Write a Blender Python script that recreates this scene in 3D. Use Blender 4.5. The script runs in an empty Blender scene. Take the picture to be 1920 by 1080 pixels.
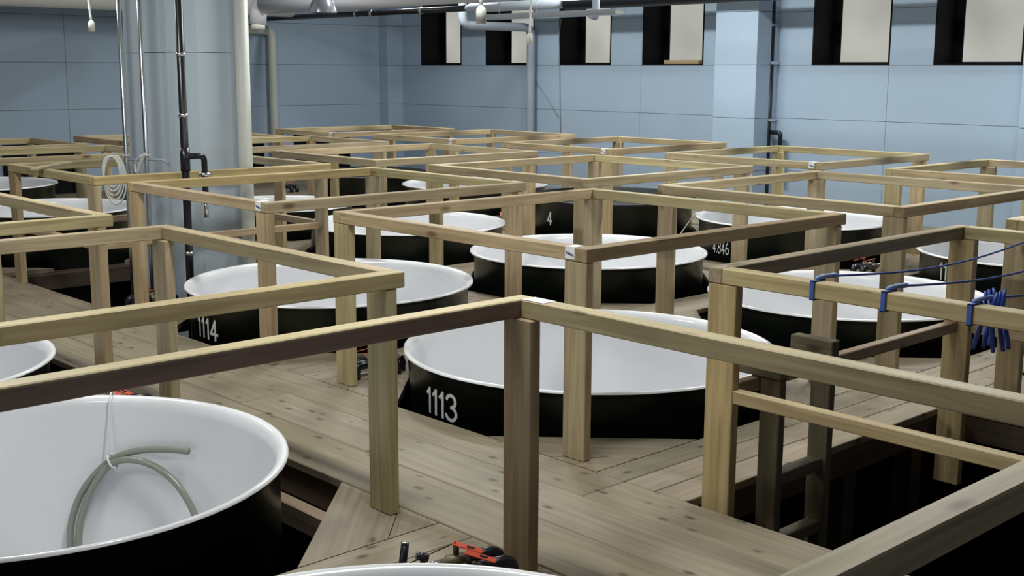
import bpy, bmesh, math, random
from mathutils import Vector, Matrix, Euler

rnd = random.Random(7)
scn = bpy.context.scene
COL = scn.collection

# ------------------------------------------------------------------ camera
F_PX = 2269.88; YAW = 0.8190443; PITCH = 0.1772193; ROLL = 0.0049482; CAM_H = 1.60748
_f0 = Vector((math.cos(YAW), math.sin(YAW), 0))
FW = _f0 * math.cos(PITCH) + Vector((0, 0, -math.sin(PITCH)))
_rt = Vector((math.sin(YAW), -math.cos(YAW), 0)); _up = _rt.cross(FW)
RT = _rt * math.cos(ROLL) + _up * math.sin(ROLL)
UP = -_rt * math.sin(ROLL) + _up * math.cos(ROLL)
CAMP = Vector((0, 0, CAM_H))
cd = bpy.data.cameras.new('camera'); cam = bpy.data.objects.new('camera', cd); COL.objects.link(cam)
cd.sensor_width = 36; cd.lens = F_PX / 1920 * 36; cd.clip_start = 0.05; cd.clip_end = 200
m3 = Matrix((RT, UP, -FW)).transposed()
cam.matrix_world = Matrix.Translation(CAMP) @ m3.to_4x4()
scn.camera = cam

# ------------------------------------------------------------------ world, exposure
w = bpy.data.worlds.new('world'); scn.world = w; w.use_nodes = True
w.node_tree.nodes['Background'].inputs[0].default_value = (0.75, 0.82, 0.9, 1)
w.node_tree.nodes['Background'].inputs[1].default_value = 0.6
scn.view_settings.view_transform = 'Standard'; scn.view_settings.look = 'None'
scn.view_settings.exposure = 0.0; scn.view_settings.gamma = 1; scn.view_settings.use_curve_mapping = False

# fluorescent ceiling lamps of the room: (x, y, watts)
LAMP_Z = 3.2
LAMPS = [(9.7, 4.6, 94), (9.7, 8.4, 98), (9.7, 12.0, 66), (6.2, 3.2, 64), (6.2, 7.4, 76), (6.6, 11.4, 40),
         (2.3, 3.0, 66), (2.3, 6.6, 70), (3.2, 10.4, 30), (-1.0, 3.4, 28)]

def ray(px, py): return FW * F_PX + RT * (px - 960) + UP * (540 - py)
def at_z(px, py, z):
    d = ray(px, py); return CAMP + d * ((z - CAM_H) / d.z)
def at_x(px, py, x):
    d = ray(px, py); return CAMP + d * (x / d.x)
def at_y(px, py, y):
    d = ray(px, py); return CAMP + d * (y / d.y)
def at_depth(px, py, dep):
    d = ray(px, py); return CAMP + d * (dep / F_PX)

# ------------------------------------------------------------------ materials
def newmat(name):
    m = bpy.data.materials.new(name); m.use_nodes = True
    nt = m.node_tree; b = nt.nodes['Principled BSDF']
    return m, nt, b
def N(nt, t, **kw):
    n = nt.nodes.new(t)
    for k, v in kw.items(): setattr(n, k, v)
    return n
def plain(name, col, rough=.5, metal=0, noise=.06, nscale=12, bump=0, spec=.5, trans=0):
    m, nt, b = newmat(name)
    tc = N(nt, 'ShaderNodeTexCoord'); no = N(nt, 'ShaderNodeTexNoise'); no.inputs['Scale'].default_value = nscale
    no.inputs['Detail'].default_value = 3
    nt.links.new(tc.outputs['Object'], no.inputs['Vector'])
    mx = N(nt, 'ShaderNodeMix', data_type='RGBA')
    nt.links.new(no.outputs['Fac'], mx.inputs['Factor'])
    mx.inputs['A'].default_value = [c * (1 - noise) for c in col] + [1]
    mx.inputs['B'].default_value = [min(1, c * (1 + noise)) for c in col] + [1]
    nt.links.new(mx.outputs['Result'], b.inputs['Base Color'])
    b.inputs['Roughness'].default_value = rough; b.inputs['Metallic'].default_value = metal
    b.inputs['Specular IOR Level'].default_value = spec
    if trans: b.inputs['Transmission Weight'].default_value = trans
    if bump:
        bp = N(nt, 'ShaderNodeBump'); bp.inputs['Strength'].default_value = bump; bp.inputs['Distance'].default_value = .01
        nt.links.new(no.outputs['Fac'], bp.inputs['Height']); nt.links.new(bp.outputs['Normal'], b.inputs['Normal'])
    return m
def wood(name, cA, cB, knot, rough=.62, knots=True, knot_size=.05, streak=.5, kscale=(2.6, 6.5, 6.5), heart=None):
    """grain runs along the local X of each piece; tint per piece from its object colour"""
    m, nt, b = newmat(name); L = nt.links.new
    tc = N(nt, 'ShaderNodeTexCoord'); oi = N(nt, 'ShaderNodeObjectInfo')
    off = N(nt, 'ShaderNodeVectorMath', operation='SCALE'); comb = N(nt, 'ShaderNodeCombineXYZ')
    for i in range(3): L(oi.outputs['Random'], comb.inputs[i])
    off.inputs['Scale'].default_value = 37.0; L(comb.outputs[0], off.inputs[0])
    add = N(nt, 'ShaderNodeVectorMath', operation='ADD'); L(tc.outputs['Object'], add.inputs[0]); L(off.outputs[0], add.inputs[1])
    # knots displace the grain
    kmap = N(nt, 'ShaderNodeMapping'); kmap.inputs['Scale'].default_value = kscale; L(add.outputs[0], kmap.inputs['Vector'])
    vor = N(nt, 'ShaderNodeTexVoronoi'); vor.inputs['Scale'].default_value = 1.0; L(kmap.outputs[0], vor.inputs['Vector'])
    gm = N(nt, 'ShaderNodeMapping'); gm.inputs['Scale'].default_value = (1.1, 22, 22); L(add.outputs[0], gm.inputs['Vector'])
    n1 = N(nt, 'ShaderNodeTexNoise'); n1.inputs['Scale'].default_value = 1.6; n1.inputs['Detail'].default_value = 5; n1.inputs['Distortion'].default_value = .6
    L(gm.outputs[0], n1.inputs['Vector'])
    r1 = N(nt, 'ShaderNodeValToRGB'); r1.color_ramp.elements[0].position = .5 - .22 / max(streak, .1) * .5; r1.color_ramp.elements[1].position = .5 + .22 / max(streak, .1) * .5
    r1.color_ramp.elements[0].color = (*cB, 1); r1.color_ramp.elements[1].color = (*cA, 1)
    L(n1.outputs['Fac'], r1.inputs['Fac'])
    base = r1.outputs['Color']
    if heart:      # dark heartwood, pale sapwood upper edge; the lit top's brightness is painted in too
        r2 = N(nt, 'ShaderNodeValToRGB'); r2.color_ramp.elements[0].position = .3; r2.color_ramp.elements[1].position = .7
        r2.color_ramp.elements[0].color = (*heart[1], 1); r2.color_ramp.elements[1].color = (*heart[0], 1); L(n1.outputs['Fac'], r2.inputs['Fac'])
        sx = N(nt, 'ShaderNodeSeparateXYZ'); L(tc.outputs['Object'], sx.inputs[0])
        mr = N(nt, 'ShaderNodeMapRange'); mr.inputs['From Min'].default_value = .019; mr.inputs['From Max'].default_value = .026; L(sx.outputs['Z'], mr.inputs['Value'])
        hm = N(nt, 'ShaderNodeMix', data_type='RGBA'); L(mr.outputs[0], hm.inputs['Factor']); L(r2.outputs['Color'], hm.inputs['A']); L(base, hm.inputs['B']); base = hm.outputs['Result']
    n2 = N(nt, 'ShaderNodeTexNoise'); n2.inputs['Scale'].default_value = 2.2; n2.inputs['Detail'].default_value = 2; L(add.outputs[0], n2.inputs['Vector'])
    mp = N(nt, 'ShaderNodeMapRange'); mp.inputs['From Min'].default_value = .3; mp.inputs['From Max'].default_value = .7
    mp.inputs['To Min'].default_value = .86; mp.inputs['To Max'].default_value = 1.12; L(n2.outputs['Fac'], mp.inputs['Value'])
    mul = N(nt, 'ShaderNodeVectorMath', operation='SCALE'); L(base, mul.inputs[0]); L(mp.outputs[0], mul.inputs['Scale'])
    tint = N(nt, 'ShaderNodeVectorMath', operation='MULTIPLY'); L(mul.outputs[0], tint.inputs[0]); L(oi.outputs['Color'], tint.inputs[1])
    out = tint.outputs[0]
    if knots:
        kr = N(nt, 'ShaderNodeValToRGB'); kr.color_ramp.elements[0].position = knot_size; kr.color_ramp.elements[1].position = knot_size * 2.6
        kr.color_ramp.elements[0].color = (1, 1, 1, 1); kr.color_ramp.elements[1].color = (0, 0, 0, 1)
        L(vor.outputs['Distance'], kr.inputs['Fac'])
        mx = N(nt, 'ShaderNodeMix', data_type='RGBA'); mx.inputs['B'].default_value = (*knot, 1)
        km = N(nt, 'ShaderNodeMath', operation='MULTIPLY'); km.inputs[1].default_value = .75; L(kr.outputs['Color'], km.inputs[0])
        L(km.outputs[0], mx.inputs['Factor']); L(out, mx.inputs['A']); out = mx.outputs['Result']
    L(out, b.inputs['Base Color']); b.inputs['Roughness'].default_value = rough; b.inputs['Specular IOR Level'].default_value = .35
    bp = N(nt, 'ShaderNodeBump'); bp.inputs['Strength'].default_value = .12; bp.inputs['Distance'].default_value = .004
    L(n1.outputs['Fac'], bp.inputs['Height']); L(bp.outputs['Normal'], b.inputs['Normal'])
    return m
M = {}
M['pine'] = wood('pine', (.51, .42, .265), (.36, .28, .165), (.10, .05, .025), knot_size=.055, streak=.75, rough=.5)
M['pine_heart'] = wood('pine_heart', (.52, .43, .25), (.46, .37, .21), (.10, .05, .025), knot_size=.04, streak=.6, rough=.5, heart=((.27, .175, .135), (.165, .105, .085)))
M['deck'] = wood('deck_pine', (.295, .246, .18), (.188, .152, .104), (.04, .026, .018), knot_size=.075, streak=.42, rough=.5, kscale=(5.6, 10.5, 10.5))
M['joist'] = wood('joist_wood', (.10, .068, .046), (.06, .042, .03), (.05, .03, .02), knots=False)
M['oldwood'] = wood('ladder_wood', (.19, .16, .105), (.11, .09, .055), (.05, .03, .02))
M['enamel'] = plain('white_enamel', (.86, .865, .90), rough=.16, noise=.015, nscale=3)
M['tankdark'] = plain('black_green_enamel', (.006, .0105, .0075), rough=.3, noise=.2, nscale=5)
M['lid'] = plain('black_lid', (.005, .006, .008), rough=.55, noise=.1)
M['number'] = plain('number_paint', (.62, .64, .64), rough=.5, noise=.04)
M['wall'] = plain('blue_wall_paint', (.37, .475, .605), rough=.6, noise=.035, nscale=2.5, bump=.03)
M['wallback'] = plain('wall_joint', (.20, .25, .31), rough=.8)
M['column'] = plain('blue_gloss_paint', (.50, .58, .66), rough=.2, noise=.03, nscale=2)
M['ceil'] = plain('ceiling_paint', (.45, .46, .47), rough=.8)
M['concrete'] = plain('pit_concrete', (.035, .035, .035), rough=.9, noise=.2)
M['black'] = plain('black_frame', (.003, .003, .005), rough=.6, noise=.1, spec=.15)
M['blackpipe'] = plain('black_pipe', (.008, .009, .014), rough=.28, noise=.1)
M['cream'] = plain('cream_pipe', (.60, .61, .57), rough=.4, noise=.03)
M['greyduct'] = plain('grey_duct', (.70, .70, .76), rough=.35, noise=.03)
M['shade'] = plain('grey_shade', (.22, .22, .26), rough=.25, metal=.3, noise=.04)
M['greypipe'] = plain('grey_pipe', (.40, .45, .52), rough=.4, noise=.04)
M['steel'] = plain('brushed_steel', (.66, .67, .68), rough=.25, metal=1, noise=.04)
M['brass'] = plain('old_brass', (.14, .115, .065), rough=.5, metal=.5, noise=.15)
M['red'] = plain('red_lever', (.62, .075, .03), rough=.4, noise=.05)
M['paper'] = plain('paper_label', (.82, .82, .83), rough=.8, noise=.03)
M['ink'] = plain('blue_ink', (.05, .05, .25), rough=.7)
M['bluecord'] = plain('blue_cord', (.05, .10, .36), rough=.5, noise=.2, nscale=60)
M['cordend'] = plain('blue_cord_light', (.22, .33, .62), rough=.5, noise=.2, nscale=60)
M['peg'] = plain('blue_peg', (.02, .055, .33), rough=.35, noise=.06)
M['whiteplastic'] = plain('white_plastic', (.80, .79, .73), rough=.4, noise=.03)
M['whitecord'] = plain('white_cord', (.82, .82, .84), rough=.6, noise=.05, nscale=40)
M['hose'] = plain('clear_hose', (.29, .30, .255), rough=.2, noise=.08, nscale=8)
M['greenhose'] = plain('white_cord_coil', (.78, .78, .76), rough=.45, noise=.05)
M['woodstick'] = plain('sill_stick', (.50, .36, .20), rough=.6, noise=.1)
M['wire'] = plain('grey_wire', (.30, .33, .37), rough=.6)
def emis(name, col, s, var=0):
    m, nt, b = newmat(name); nt.nodes.remove(b)
    e = N(nt, 'ShaderNodeEmission'); e.inputs['Strength'].default_value = s; e.inputs['Color'].default_value = (*col, 1)
    if var:
        tc = N(nt, 'ShaderNodeTexCoord'); no = N(nt, 'ShaderNodeTexNoise'); no.inputs['Scale'].default_value = 1.3; no.inputs['Detail'].default_value = 1
        oi = N(nt, 'ShaderNodeObjectInfo'); ad = N(nt, 'ShaderNodeVectorMath', operation='ADD'); nt.links.new(tc.outputs['Object'], ad.inputs[0])
        sc = N(nt, 'ShaderNodeMath', operation='MULTIPLY'); sc.inputs[1].default_value = 9; nt.links.new(oi.outputs['Random'], sc.inputs[0])
        nt.links.new(sc.outputs[0], ad.inputs[1]); nt.links.new(ad.outputs[0], no.inputs['Vector'])
        mr = N(nt, 'ShaderNodeMapRange'); mr.inputs['From Min'].default_value = .3; mr.inputs['From Max'].default_value = .7
        mr.inputs['To Min'].default_value = s * (1 - var); mr.inputs['To Max'].default_value = s * (1 + var)
        nt.links.new(no.outputs['Fac'], mr.inputs['Value']); nt.links.new(mr.outputs[0], e.inputs['Strength'])
    nt.links.new(e.outputs[0], nt.nodes['Material Output'].inputs['Surface'])
    return m
M['pane'] = emis('frosted_daylit_pane', (.83, .83, .75), .52, .16)
M['tube'] = emis('fluorescent_tube', (1, 1, .95), 6)

# ------------------------------------------------------------------ mesh helpers
def link(name, me, mat, parent=None, loc=None, rot=None):
    o = bpy.data.objects.new(name, me); COL.objects.link(o)
    if mat and not me.materials: me.materials.append(M[mat])
    if loc is not None: o.location = loc
    if rot is not None: o.rotation_euler = rot
    if parent: o.parent = parent
    return o
def from_bm(bm, smooth=False):
    me = bpy.data.meshes.new('m'); bmesh.ops.recalc_face_normals(bm, faces=bm.faces); bm.to_mesh(me); bm.free()
    if smooth:
        for p in me.polygons: p.use_smooth = True
    return me
def box_bm(bm, x0, x1, y0, y1, z0, z1):
    v = [bm.verts.new(p) for p in ((x0,y0,z0),(x1,y0,z0),(x1,y1,z0),(x0,y1,z0),(x0,y0,z1),(x1,y0,z1),(x1,y1,z1),(x0,y1,z1))]
    for f in ((0,3,2,1),(4,5,6,7),(0,1,5,4),(1,2,6,5),(2,3,7,6),(3,0,4,7)): bm.faces.new([v[i] for i in f])
def boxes(lst, bevel=0):
    bm = bmesh.new()
    for b in lst: box_bm(bm, *b)
    if bevel: bmesh.ops.bevel(bm, geom=bm.edges[:], offset=bevel, segments=1, affect='EDGES')
    return from_bm(bm)
_beams = {}
def beam_mesh(L, w, h, bev=.003):
    k = (round(L, 4), round(w, 4), round(h, 4), bev)
    if k not in _beams:
        bm = bmesh.new(); box_bm(bm, -L/2, L/2, -w/2, w/2, -h/2, h/2)
        if bev: bmesh.ops.bevel(bm, geom=bm.edges[:], offset=bev, segments=1, affect='EDGES')
        _beams[k] = from_bm(bm)
    return _beams[k]
def beam(name, axis, a, b, c0, c1, d0, d1, mat, parent, tint=(1, 1, 1), bev=.003):
    """board running along axis from a to b; the other two axes (in x,y,z order) span c and d"""
    L, w_, h_ = b - a, c1 - c0, d1 - d0
    me0 = beam_mesh(L, w_, h_, bev)
    key = (mat, me0.name)
    if me0.materials and me0.materials[0] != M[mat]:
        me0 = me0.copy(); me0.materials.clear()
    if axis == 'x': loc = ((a+b)/2, (c0+c1)/2, (d0+d1)/2); rot = (0, 0, 0)
    elif axis == 'y':    # local x->y, local y->-x
        loc = ((c0+c1)/2, (a+b)/2, (d0+d1)/2); rot = (0, 0, math.pi/2)
    else:                # local x->z, local y->y, local z->-x : w spans y, h spans x
        me0 = beam_mesh(L, h_, w_, bev)
        if me0.materials and me0.materials[0] != M[mat]: me0 = me0.copy(); me0.materials.clear()
        loc = ((c0+c1)/2, (d0+d1)/2, (a+b)/2); rot = (0, -math.pi/2, 0)
    o = link(name, me0, mat, parent, loc, rot); o.color = (*tint, 1)
    return o
def lathe(profile, n=64, close=False):
    bm = bmesh.new(); rings = []
    for r, z in profile:
        if r < 1e-6: rings.append([bm.verts.new((0, 0, z))])
        else: rings.append([bm.verts.new((r*math.cos(2*math.pi*i/n), r*math.sin(2*math.pi*i/n), z)) for i in range(n)])
    for a, b in zip(rings, rings[1:]):
        for i in range(n):
            j = (i+1) % n
            if len(a) == 1: bm.faces.new((a[0], b[j], b[i])) if len(b) > 1 else None
            elif len(b) == 1: bm.faces.new((a[i], a[j], b[0]))
            else: bm.faces.new((a[i], a[j], b[j], b[i]))
    return from_bm(bm, True)
def catmull(pts, k=6):
    P = [Vector(p) for p in pts]; Q = [P[0]*2-P[1]] + P + [P[-1]*2-P[-2]]; out = []
    for i in range(1, len(Q)-2):
        for s in range(k):
            t = s/k; a, b, c, d = Q[i-1], Q[i], Q[i+1], Q[i+2]
            out.append(.5*((2*b)+(c-a)*t+(2*a-5*b+4*c-d)*t*t+(3*b-a-3*c+d)*t**3))
    out.append(P[-1]); return out
def tube(pts, r, n=10, caps=True, bm=None, flat=1.0):
    """sweep; r may be a list; flat<1 squeezes the section"""
    own = bm is None
    if own: bm = bmesh.new()
    P = [Vector(p) for p in pts]; T = []
    for i in range(len(P)):
        a = P[max(0, i-1)]; b = P[min(len(P)-1, i+1)]; T.append((b-a).normalized())
    nrm = T[0].orthogonal().normalized(); rings = []
    for i, p in enumerate(P):
        nrm = (nrm - T[i]*nrm.dot(T[i])).normalized(); bi = T[i].cross(nrm)
        rr = r[i] if isinstance(r, (list, tuple)) else r
        rings.append([bm.verts.new(p + nrm*rr*math.cos(2*math.pi*k/n) + bi*rr*flat*math.sin(2*math.pi*k/n)) for k in range(n)])
    for a, b in zip(rings, rings[1:]):
        for k in range(n): bm.faces.new((a[k], a[(k+1) % n], b[(k+1) % n], b[k]))
    if caps: bm.faces.new(rings[0][::-1]); bm.faces.new(rings[-1])
    if own: return from_bm(bm, True)
def rounded(pts, rad, k=6):
    """polyline with rounded corners"""
    P = [Vector(p) for p in pts]; out = [P[0]]
    for i in range(1, len(P)-1):
        a = (P[i-1]-P[i]); b = (P[i+1]-P[i]); d = min(rad, a.length*.49, b.length*.49)
        s = P[i]+a.normalized()*d; e = P[i]+b.normalized()*d
        for j in range(k+1):
            t = j/k; out.append(s*(1-t)**2 + P[i]*2*t*(1-t) + e*t*t)
    out.append(P[-1]); return out
def prism(poly, z0, z1, bevel=0):
    bm = bmesh.new(); lo = [bm.verts.new((x, y, z0)) for x, y in poly]; hi = [bm.verts.new((x, y, z1)) for x, y in poly]
    n = len(poly); bm.faces.new(lo[::-1]); bm.faces.new(hi)
    for i in range(n): bm.faces.new((lo[i], lo[(i+1) % n], hi[(i+1) % n], hi[i]))
    if bevel: bmesh.ops.bevel(bm, geom=bm.edges[:], offset=bevel, segments=1, affect='EDGES')
    return from_bm(bm)
def empty(name, loc=(0, 0, 0), label=None, cat=None, group=None, kind=None):
    o = bpy.data.objects.new(name, None); COL.objects.link(o); o.location = loc; o.empty_display_size = .1
    tag(o, label, cat, group, kind); return o
def tag(o, label=None, cat=None, group=None, kind=None):
    if label: o['label'] = label
    if cat: o['category'] = cat
    if group: o['group'] = group
    if kind: o['kind'] = kind
    return o
def shift(me, d):
    me.transform(Matrix.Translation(-Vector(d))); return me
def child_world(name, me, mat, parent):
    """mesh given in world coordinates, parented to an unrotated empty"""
    d = parent.location; shift(me, d); return link(name, me, mat, parent)

# ------------------------------------------------------------------ room shell
XW, YW, ZC, ZP = 12.0, 15.6, 3.4, -2.4        # window wall, end wall, ceiling, pit floor
X0, Y0 = -3.0, -3.0
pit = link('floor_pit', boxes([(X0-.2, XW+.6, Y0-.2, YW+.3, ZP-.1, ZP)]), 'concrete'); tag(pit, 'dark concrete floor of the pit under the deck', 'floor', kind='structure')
ce = link('ceiling', boxes([(X0-.2, XW+.6, Y0-.2, YW+.3, ZC, ZC+.1)]), 'ceil'); tag(ce, 'pale ceiling over the tank room', 'ceiling', kind='structure')
for nm, b in (('wall_back', (X0-.2, XW+.5, Y0-.2, Y0, ZP, ZC)), ('wall_front', (X0-.2, X0, Y0, YW, ZP, ZC))):
    o = link(nm, boxes([b]), 'wall'); tag(o, 'plain blue wall behind the viewer', 'wall', kind='structure')

# windows: pixel of left and right edge of each opening on the window wall
WPIX = [(790, 865), (911, 1001), (1048, 1145), (1204, 1318), (1522, 1667), (1750, 1917)]
ZB, ZT = 1.69, 2.62
WV = []
for l, r_ in WPIX: WV.append((at_x(r_, 122, XW).y, at_x(l, 122, XW).y))
DEP = .45
Z_ROWS = [ZP, -1.92, -1.32, -.72, -.12, .48, 1.085, ZB, 2.29, 2.89, ZC]
# structural backing with holes
def segs(lo, hi, holes):
    out = []; c = lo
    for a, b in sorted(holes):
        if a > c: out.append((c, a))
        c = max(c, b)
    if hi > c: out.append((c, hi))
    return out
back = [(XW+.05, XW+.5, Y0, YW+.3, ZP, ZB), (XW+.05, XW+.5, Y0, YW+.3, ZT, ZC)]
for a, b in segs(Y0, YW+.3, WV): back.append((XW+.05, XW+.5, a, b, ZB, ZT))
wr = link('wall_right', boxes(back), 'wallback'); tag(wr, 'pale blue panelled wall with deep black windows', 'wall', kind='structure')
seam_y = [Y0, 2.4, at_x(1660, 240, XW).y, at_x(1450, 240, XW).y, at_x(1199, 240, XW).y, 13.0, YW]
def wall_panel(parent, axis, a, b, z0, z1, plane):
    g = .0016
    if axis == 'y': me = boxes([(plane, plane+.05, a+g, b-g, z0+g, z1-g)], .003)
    else: me = boxes([(a+g, b-g, plane, plane+.05, z0+g, z1-g)], .003)
    link('panel', me, 'wall', parent)
for z0, z1 in zip(Z_ROWS, Z_ROWS[1:]):
    for a, b in zip(seam_y, seam_y[1:]):
        if z1 <= ZB + .01 or z0 >= ZT: wall_panel(wr, 'y', a, b, z0, z1, XW)
        else:
            for c, d in segs(a, b, [(max(a, p), min(b, q)) for p, q in WV if q > a and p < b]):
                if d - c > .02: wall_panel(wr, 'y', c, d, z0, z1, XW)
            if z1 > ZT:
                for p, q in WV:
                    p_, q_ = max(a, p), min(b, q)
                    if q_ > p_: wall_panel(wr, 'y', p_, q_, ZT, z1, XW)
wl = link('wall_left', boxes([(X0, XW+.05, YW+.05, YW+.3, ZP, ZC)]), 'wallback'); tag(wl, 'blue panelled end wall behind the column', 'wall', kind='structure')
seam_x = [X0, 1.6, at_y(126, 160, YW).x, 9.3, XW]
for z0, z1 in zip(Z_ROWS, Z_ROWS[1:]):
    for a, b in zip(seam_x, seam_x[1:]): wall_panel(wl, 'x', a, b, z0, z1, YW)
# pilasters
def pilaster(name, x0, y0, y1, label, cx=0):
    p = empty(name, (x0, y0, ZP), kind='structure', label=label, cat='pilaster')
    for z0, z1 in zip(Z_ROWS, Z_ROWS[1:]): child_world('panel', boxes([(x0, XW, y0, y1, z0+.002, z1-.002)], .004), 'wall', p)
pa = at_x(1415, 200, XW-.42); pb = at_x(1337, 200, XW-.42)
PIL_X = XW - .42
pilaster('trim_1', PIL_X, pa.y, pb.y, 'pale blue wall pilaster beside the black wall pipe')
ca = at_x(728, 200, XW-.3)
pilaster('trim_2', XW-.3, ca.y, YW, 'blue corner pilaster where the two walls meet')
ra = at_x(1908, 250, XW-.3)
pilaster('trim_3', XW-.3, ra.y-1.0, ra.y, 'pale pilaster right of the last window')

# windows
for i, (a, b) in enumerate(WV):
    wn = empty('window_%d' % (i+1), (XW, (a+b)/2, ZB), kind='structure', label='deep black lined window with frosted pane', cat='window')
    t = .015
    child_world('reveal', boxes([(XW-.004, XW+DEP, a, a+t, ZB, ZT), (XW-.004, XW+DEP, b-t, b, ZB, ZT), (XW-.004, XW+DEP, a+t, b-t, ZB, ZB+t), (XW-.004, XW+DEP, a+t, b-t, ZT-t, ZT)]), 'black', wn)
    fr = .045
    child_world('window_frame', boxes([(XW+DEP-.05, XW+DEP, a+t, a+t+fr*.35, ZB+t, ZT-t), (XW+DEP-.05, XW+DEP, b-t-fr*2, b-t, ZB+t, ZT-t), (XW+DEP-.05, XW+DEP, a+t+fr*.35, b-t-fr*2, ZB+t, ZB+t+fr*.5), (XW+DEP-.05, XW+DEP, a+t+fr*.35, b-t-fr*2, ZT-t-fr, ZT-t)]), 'black', wn)
    child_world('pane', boxes([(XW+DEP-.03, XW+DEP-.02, a+t+.01, b-t-.01, ZB+t+.01, ZT-t-.01)]), 'pane', wn)
    child_world('latch', boxes([(XW+DEP-.075, XW+DEP-.05, b-t-.05, b-t-.035, ZB+.4, ZB+.55)], .003), 'black', wn)

# black slatted panels standing for the dark areas at the end wall's foot
for i, (pl, pr) in enumerate(((5, 140), (385, 494), (553, 655))):
    xa, xb = at_y(pl, 280, YW-.03).x, at_y(pr, 280, YW-.03).x; zt = .66
    dr = empty('door_%d' % (i+1), (xa, YW, 0), kind='structure', label='low black panel standing for a dark area at the foot of the end wall', cat='shutter')
    child_world('door_frame', boxes([(xa, xa+.04, YW-.05, YW-.001, .005, zt), (xb-.04, xb, YW-.05, YW-.001, .005, zt), (xa+.04, xb-.04, YW-.05, YW-.001, zt-.04, zt)]), 'black', dr)
    for q_ in range(4): child_world('slat', boxes([(xa+.04, xb-.04, YW-.03, YW-.002, .005+.153*q_, .005+.153*q_+.15)]), 'black', dr)

# ------------------------------------------------------------------ cells: guard frame rectangles and tanks
# key: (x0, x1, y0, y1) of the top rail outline
FR = {'F1': (.40, 2.64, .87, 2.78), 'F2': (3.55, 5.46, .85, 2.735), 'F3': (.72, 2.64, 3.385, 5.17), 'F4': (3.53, 5.46, 3.335, 5.12),
      'F5': (3.48, 5.42, 5.66, 7.32), 'F6': (.72, 2.62, 5.69, 7.25), 'F7': (5.94, 7.71, 3.28, 5.0), 'F8': (5.88, 7.74, 5.56, 7.24),
      'F9': (5.85, 7.68, 7.87, 9.4), 'F10': (8.37, 10.13, 7.62, 9.13), 'F11': (8.40, 10.12, 5.38, 7.0), 'F12': (8.29, 9.9, 3.2, 4.76),
      'F13': (8.3, 10.1, 9.75, 11.2), 'F14': (8.09, 9.9, 11.65, 12.93), 'F15': (5.7, 7.55, 9.91, 11.31), 'F16': (3.47, 5.37, 7.79, 9.3),
      'F20': (3.4, 5.11, 9.88, 11.11), 'F17': (3.3, 5.035, 11.38, 12.72), 'F18': (5.48, 7.3, 11.45, 12.77), 'F22': (5.86, 7.6, 1.0, 2.69)}
FL = {'F1': 'pine guard frame with one reddish brown rail, beside the red-levered valves',
      'F2': 'pine guard frame strung with blue cords around the dark ladder hatch',
      'F3': 'pine guard frame around the white tank with a coiled hose inside',
      'F4': 'pine guard frame around the white-lined tank numbered 1113',
      'F5': 'pine guard frame around tank 1114 beside the blue column',
      'F6': 'pine guard frame across the walkway from tank 1114',
      'F7': 'pine guard frame behind the blue cords, next to the frame of tank 1113',
      'F8': 'pine guard frame second from the walkway in the row of tank 1114',
      'F9': 'pine guard frame beside the column pit, second from the walkway in that row',
      'F10': 'pine guard frame around the black-topped tank marked with a 4 by the window wall',
      'F11': 'pine guard frame around the tank marked 4.846 by the window wall',
      'F12': 'pine guard frame around the tank with number starting 11 by the window wall',
      'F13': 'pine guard frame past the black-topped tank marked 4, along the window wall',
      'F14': 'pine guard frame at the far corner of the room along the window wall',
      'F15': 'pine guard frame behind the column row, second from the walkway',
      'F16': 'pine guard frame with middle rails around the open pit at the blue column',
      'F20': 'pine guard frame just behind the blue column pit, along the walkway',
      'F17': 'pine guard frame last along the walkway, near the end wall',
      'F18': 'pine guard frame in the last row near the end wall, second from the walkway',
      'F22': 'pine guard frame beyond the blue-corded hatch frame'}
# tanks: cell, centre offset, radius, rim height, lid
TK = {'F1': (-.02, .16, .93, .17, 0), 'F3': (-.05, .085, .95, .175, 0), 'F4': (.01, .0, .968, .208, 0), 'F5': (.0, .0, .93, .265, 0), 'F6': (-.03, 0, .9, .17, 0),
      'F7': (0, 0, .89, .215, 0), 'F8': (-.02, 0, .92, .25, 0), 'F9': (0, 0, .90, .26, 0), 'F10': (0, 0, .84, .36, 1), 'F11': (0, 0, .88, .33, 0),
      'F12': (.05, .0, .84, .275, 0), 'F13': (0, 0, .84, .34, 0), 'F14': (0, 0, .76, .37, 1), 'F15': (0, -.03, .78, .28, 0), 'F17': (0, 0, .76, .52, 0),
      'F18': (0, 0, .68, .42, 0), 'F20': (0, 0, .74, .42, 0), 'F22': (0, 0, .88, .25, 0)}
TL = {'F1': 'white enamel tank rim beside the red-levered valve set', 'F3': 'white enamel tank with a clear hose coiled and tied inside', 'F4': 'dark green sunken tank with white lining, numbered 1113',
      'F5': 'dark green tank numbered 1114, white inside, beside the blue column', 'F6': 'dark green white-lined tank across the walkway from tank 1114',
      'F7': 'dark green white-lined tank seen behind the blue cords', 'F8': 'dark green white-lined tank directly behind tanks 1113 and 1114',
      'F9': 'dark green white-lined tank beside the column pit', 'F10': 'dark green tank with a black top, marked with a white 4', 'F11': 'dark green white-lined tank marked 4.846 near the windows',
      'F12': 'dark green white-lined tank with a number starting 11', 'F13': 'white-lined tank along the window wall, past the black-topped tank marked 4', 'F14': 'black-topped tank nearest the room corner',
      'F15': 'white-lined tank behind the column row, second from the walkway', 'F17': 'white-lined tank last along the walkway near the end wall', 'F18': 'white-lined tank in the last row, second from the walkway',
      'F20': 'white-lined tank just behind the blue column pit', 'F22': 'white-lined tank beyond the blue-corded hatch'}

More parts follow.
